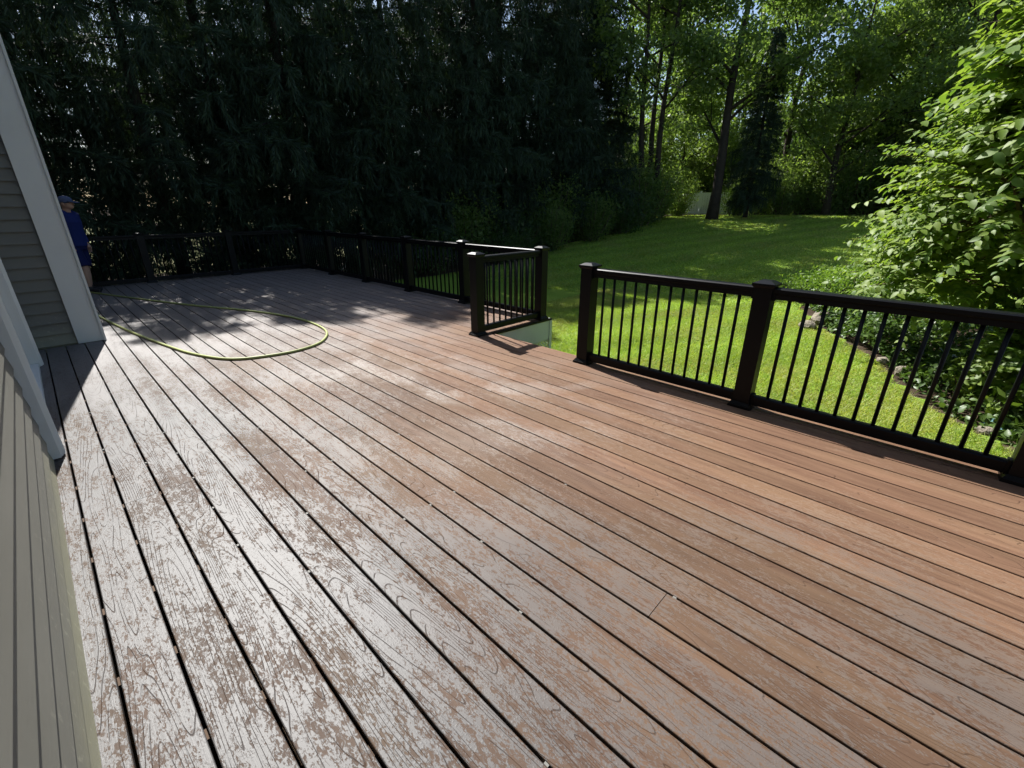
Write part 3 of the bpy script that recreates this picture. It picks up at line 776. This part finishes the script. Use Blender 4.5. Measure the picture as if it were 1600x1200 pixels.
# ------------------------------------------------------------------ grass
def grass(name, n, x0, x1, y0, y1, h0, h1, wd, label, sel=None):
    r = np.random.default_rng(len(name) + n)
    x = r.uniform(x0, x1, n); y = r.uniform(y0, y1, n)
    k = in_lawn(x, y)
    k &= ~((x < XE + .0) & (y < 4.2)) & ~((x < XF) & (y > 3.9))
    thin = .5 + .5*np.sin(x*1.9 + np.sin(y*1.3)*2)*np.sin(y*2.3 + x*.6)
    k &= r.uniform(size=n) < .45 + .55*thin
    if sel is not None: k &= sel(x, y)
    x, y = x[k], y[k]; m = len(x)
    C_ = np.stack([x, y, ground_z(x, y) + .008], -1)
    A_ = (rdir(r, m)*np.array([1, 1, .2])*1.1 + [0, 0, .8])*r.uniform(h0, h1, m)[:, None]
    a = r.uniform(0, 6.28, m); B_ = np.stack([np.cos(a), np.sin(a), 0*a], -1)*(wd*r.uniform(.6, 1.3, m))[:, None]
    Vv = np.stack([C_ - B_, C_ + B_, C_ + A_], 1).reshape(-1, 3)
    return stuff(tag(link(name, mesh_np(name, Vv, np.arange(3*m).reshape(m, 3), M['grass'])), label, 'grass'))
grass('grass', 420000, 3.7, 10.5, -2.2, 6.5, .03, .065, .0048, 'short sunlit grass of the lawn beside the deck')
grass('grass', 260000, 9.5, 28, -3, 12.2, .035, .075, .012, 'mown grass of the far shaded lawn', lambda x, y: (x > 10.5) | (y > 6.5))

# ------------------------------------------------------------------ the person by the far corner
def remeshed(mb, name, mat, parent, voxel=.012, smooth=4):
    o = link(name, mb.mesh(name, mat), None)
    md = o.modifiers.new('r', 'REMESH'); md.mode = 'VOXEL'; md.voxel_size = voxel
    sm = o.modifiers.new('s', 'SMOOTH'); sm.iterations = smooth; sm.factor = .5
    dg = bpy.context.evaluated_depsgraph_get()
    me = bpy.data.meshes.new_from_object(o.evaluated_get(dg)); me.name = name
    o.modifiers.clear(); o.data = me
    me.polygons.foreach_set('use_smooth', [True]*len(me.polygons))
    if not me.materials: me.materials.append(mat)
    o.parent = parent
    return o
M['skin'] = mat_plain('skin', (.46, .27, .19), .55, .35, .08, 9)
M['shirt'] = mat_plain('blue_shirt', (.014, .024, .12), .8, .2, .12, 14)
M['shorts'] = mat_plain('navy_shorts', (.012, .016, .07), .85, .15, .15, 14)
M['hat'] = mat_plain('grey_blue_hat', (.08, .10, .17), .8, .2, .1, 20)
M['shoe'] = mat_plain('dark_shoe', (.02, .02, .022), .6, .3, .2, 12)
person = thing('person', 'person in blue shirt, navy shorts and brimmed cap half hidden by the corner board', 'person', (.58, 11.55, 0))
person.rotation_euler.z = R(-46 + 8)          # local +x is where the person faces
body = MB()
hip, chest, neck, head = (-.02, 0, .88), (.02, 0, 1.24), (.05, 0, 1.42), (.085, 0, 1.535)
body.tube([(-.02, 0, .80), (-.02, 0, .95), (0, 0, 1.1), (.02, 0, 1.25), (.03, 0, 1.35), (.045, 0, 1.40)], [.15, .155, .15, .16, .13, .07], 14)
body.tube([(.035, 0, 1.36), (.06, 0, 1.46)], [.06, .055], 12)
body.ell((.085, 0, 1.545), (.098, .077, .115)); body.ell((.12, 0, 1.50), (.06, .055, .055))
body.tube([(.175, 0, 1.56), (.198, 0, 1.525), (.178, 0, 1.512)], [.010, .017, .012], 8)
body.ell((.165, 0, 1.478), (.018, .026, .010))
for sy in (-1, 1):
    body.ell((.075, sy*.08, 1.535), (.026, .014, .032)); body.ell((.165, sy*.034, 1.56), (.014, .016, .010))
    hx = .06 if sy < 0 else -.06
    body.tube([(-.02, sy*.085, .85), (hx*.5, sy*.095, .62), (hx + .03, sy*.10, .45), (hx + .01, sy*.10, .30), (hx, sy*.10, .10), (hx, sy*.10, .05)], [.095, .088, .062, .066, .042, .045], 12)
    sh = (.02, sy*.185, 1.33); el = (-.02, sy*.235, 1.08); wr = (.05, sy*.215, .85)
    body.tube([sh, tuple((a + b)/2 for a, b in zip(sh, el)), el], [.058, .05, .042], 10)
    body.tube([el, (.01, sy*.23, .97), wr], [.042, .04, .028], 10)
    body.tube([wr, (.065, sy*.21, .81), (.07, sy*.205, .775)], [.026, .036, .030], 10)
    for q in range(4):
        fx = .07 + .033 - .022*q; fy = sy*.205; fz = .775
        ln = (.065, .078, .074, .058)[q]
        body.tube([(fx, fy, fz), (fx, fy, fz - ln*.5), (fx, fy - sy*.012, fz - ln*.8), (fx, fy - sy*.035, fz - ln)], [.0095, .0092, .0088, .007], 6)
    body.tube([(.085, sy*.205, .815), (.115, sy*.195, .785), (.118, sy*.185, .755)], [.013, .011, .009], 6)
remeshed(body, 'body', M['skin'], person, .007, 3)
shirt = MB()
shirt.tube([(-.02, 0, .83), (-.015, 0, .95), (.005, 0, 1.1), (.02, 0, 1.25), (.025, 0, 1.35), (.04, 0, 1.41)], [.19, .185, .175, .18, .155, .085], 16)
for sy in (-1, 1):
    sh = (.02, sy*.165, 1.34); el = (-.02, sy*.24, 1.08)
    shirt.tube([(.03, sy*.06, 1.36), sh, (0, sy*.215, 1.2), el, (.01, sy*.23, .97), (.045, sy*.216, .87)], [.09, .085, .072, .064, .058, .048], 10)
remeshed(shirt, 'shirt', M['shirt'], person, .012, 4)
shorts = MB()
shorts.tube([(-.02, 0, .93), (-.02, 0, .86), (-.02, 0, .76)], [.175, .18, .165], 16)
for sy in (-1, 1):
    hx = .06 if sy < 0 else -.06
    shorts.tube([(-.02, sy*.08, .84), (hx*.5, sy*.10, .62), (hx + .02, sy*.105, .47)], [.12, .118, .112], 12)
remeshed(shorts, 'shorts', M['shorts'], person, .012, 4)
for sy in (-1, 1):
    hx = .06 if sy < 0 else -.06
    s_ = MB(); s_.tube([(hx - .07, sy*.10, .045), (hx, sy*.10, .05), (hx + .10, sy*.105, .04), (hx + .18, sy*.11, .034)], [.04, .045, .043, .03], 10); s_.tube([(hx, sy*.10, .04), (hx, sy*.10, .12)], [.05, .048], 10)
    remeshed(s_, 'shoe', M['shoe'], person, .009, 3)
hat = MB(); hat.ell((.075, 0, 1.585), (.112, .092, .088))
hat.tube([(.075, 0, 1.565), (.075, 0, 1.58)], [.113, .108], 16)
hat.add([(.14, -.08, 1.572), (.27, -.05, 1.55), (.29, 0, 1.552), (.27, .05, 1.55), (.14, .08, 1.572), (.14, -.08, 1.586), (.27, -.05, 1.562), (.29, 0, 1.566), (.27, .05, 1.562), (.14, .08, 1.586)],
        [(0, 4, 3, 2, 1), (5, 6, 7, 8, 9), (0, 1, 6, 5), (1, 2, 7, 6), (2, 3, 8, 7), (3, 4, 9, 8), (4, 0, 5, 9)])
hat.build('cap', M['hat'], person, True)
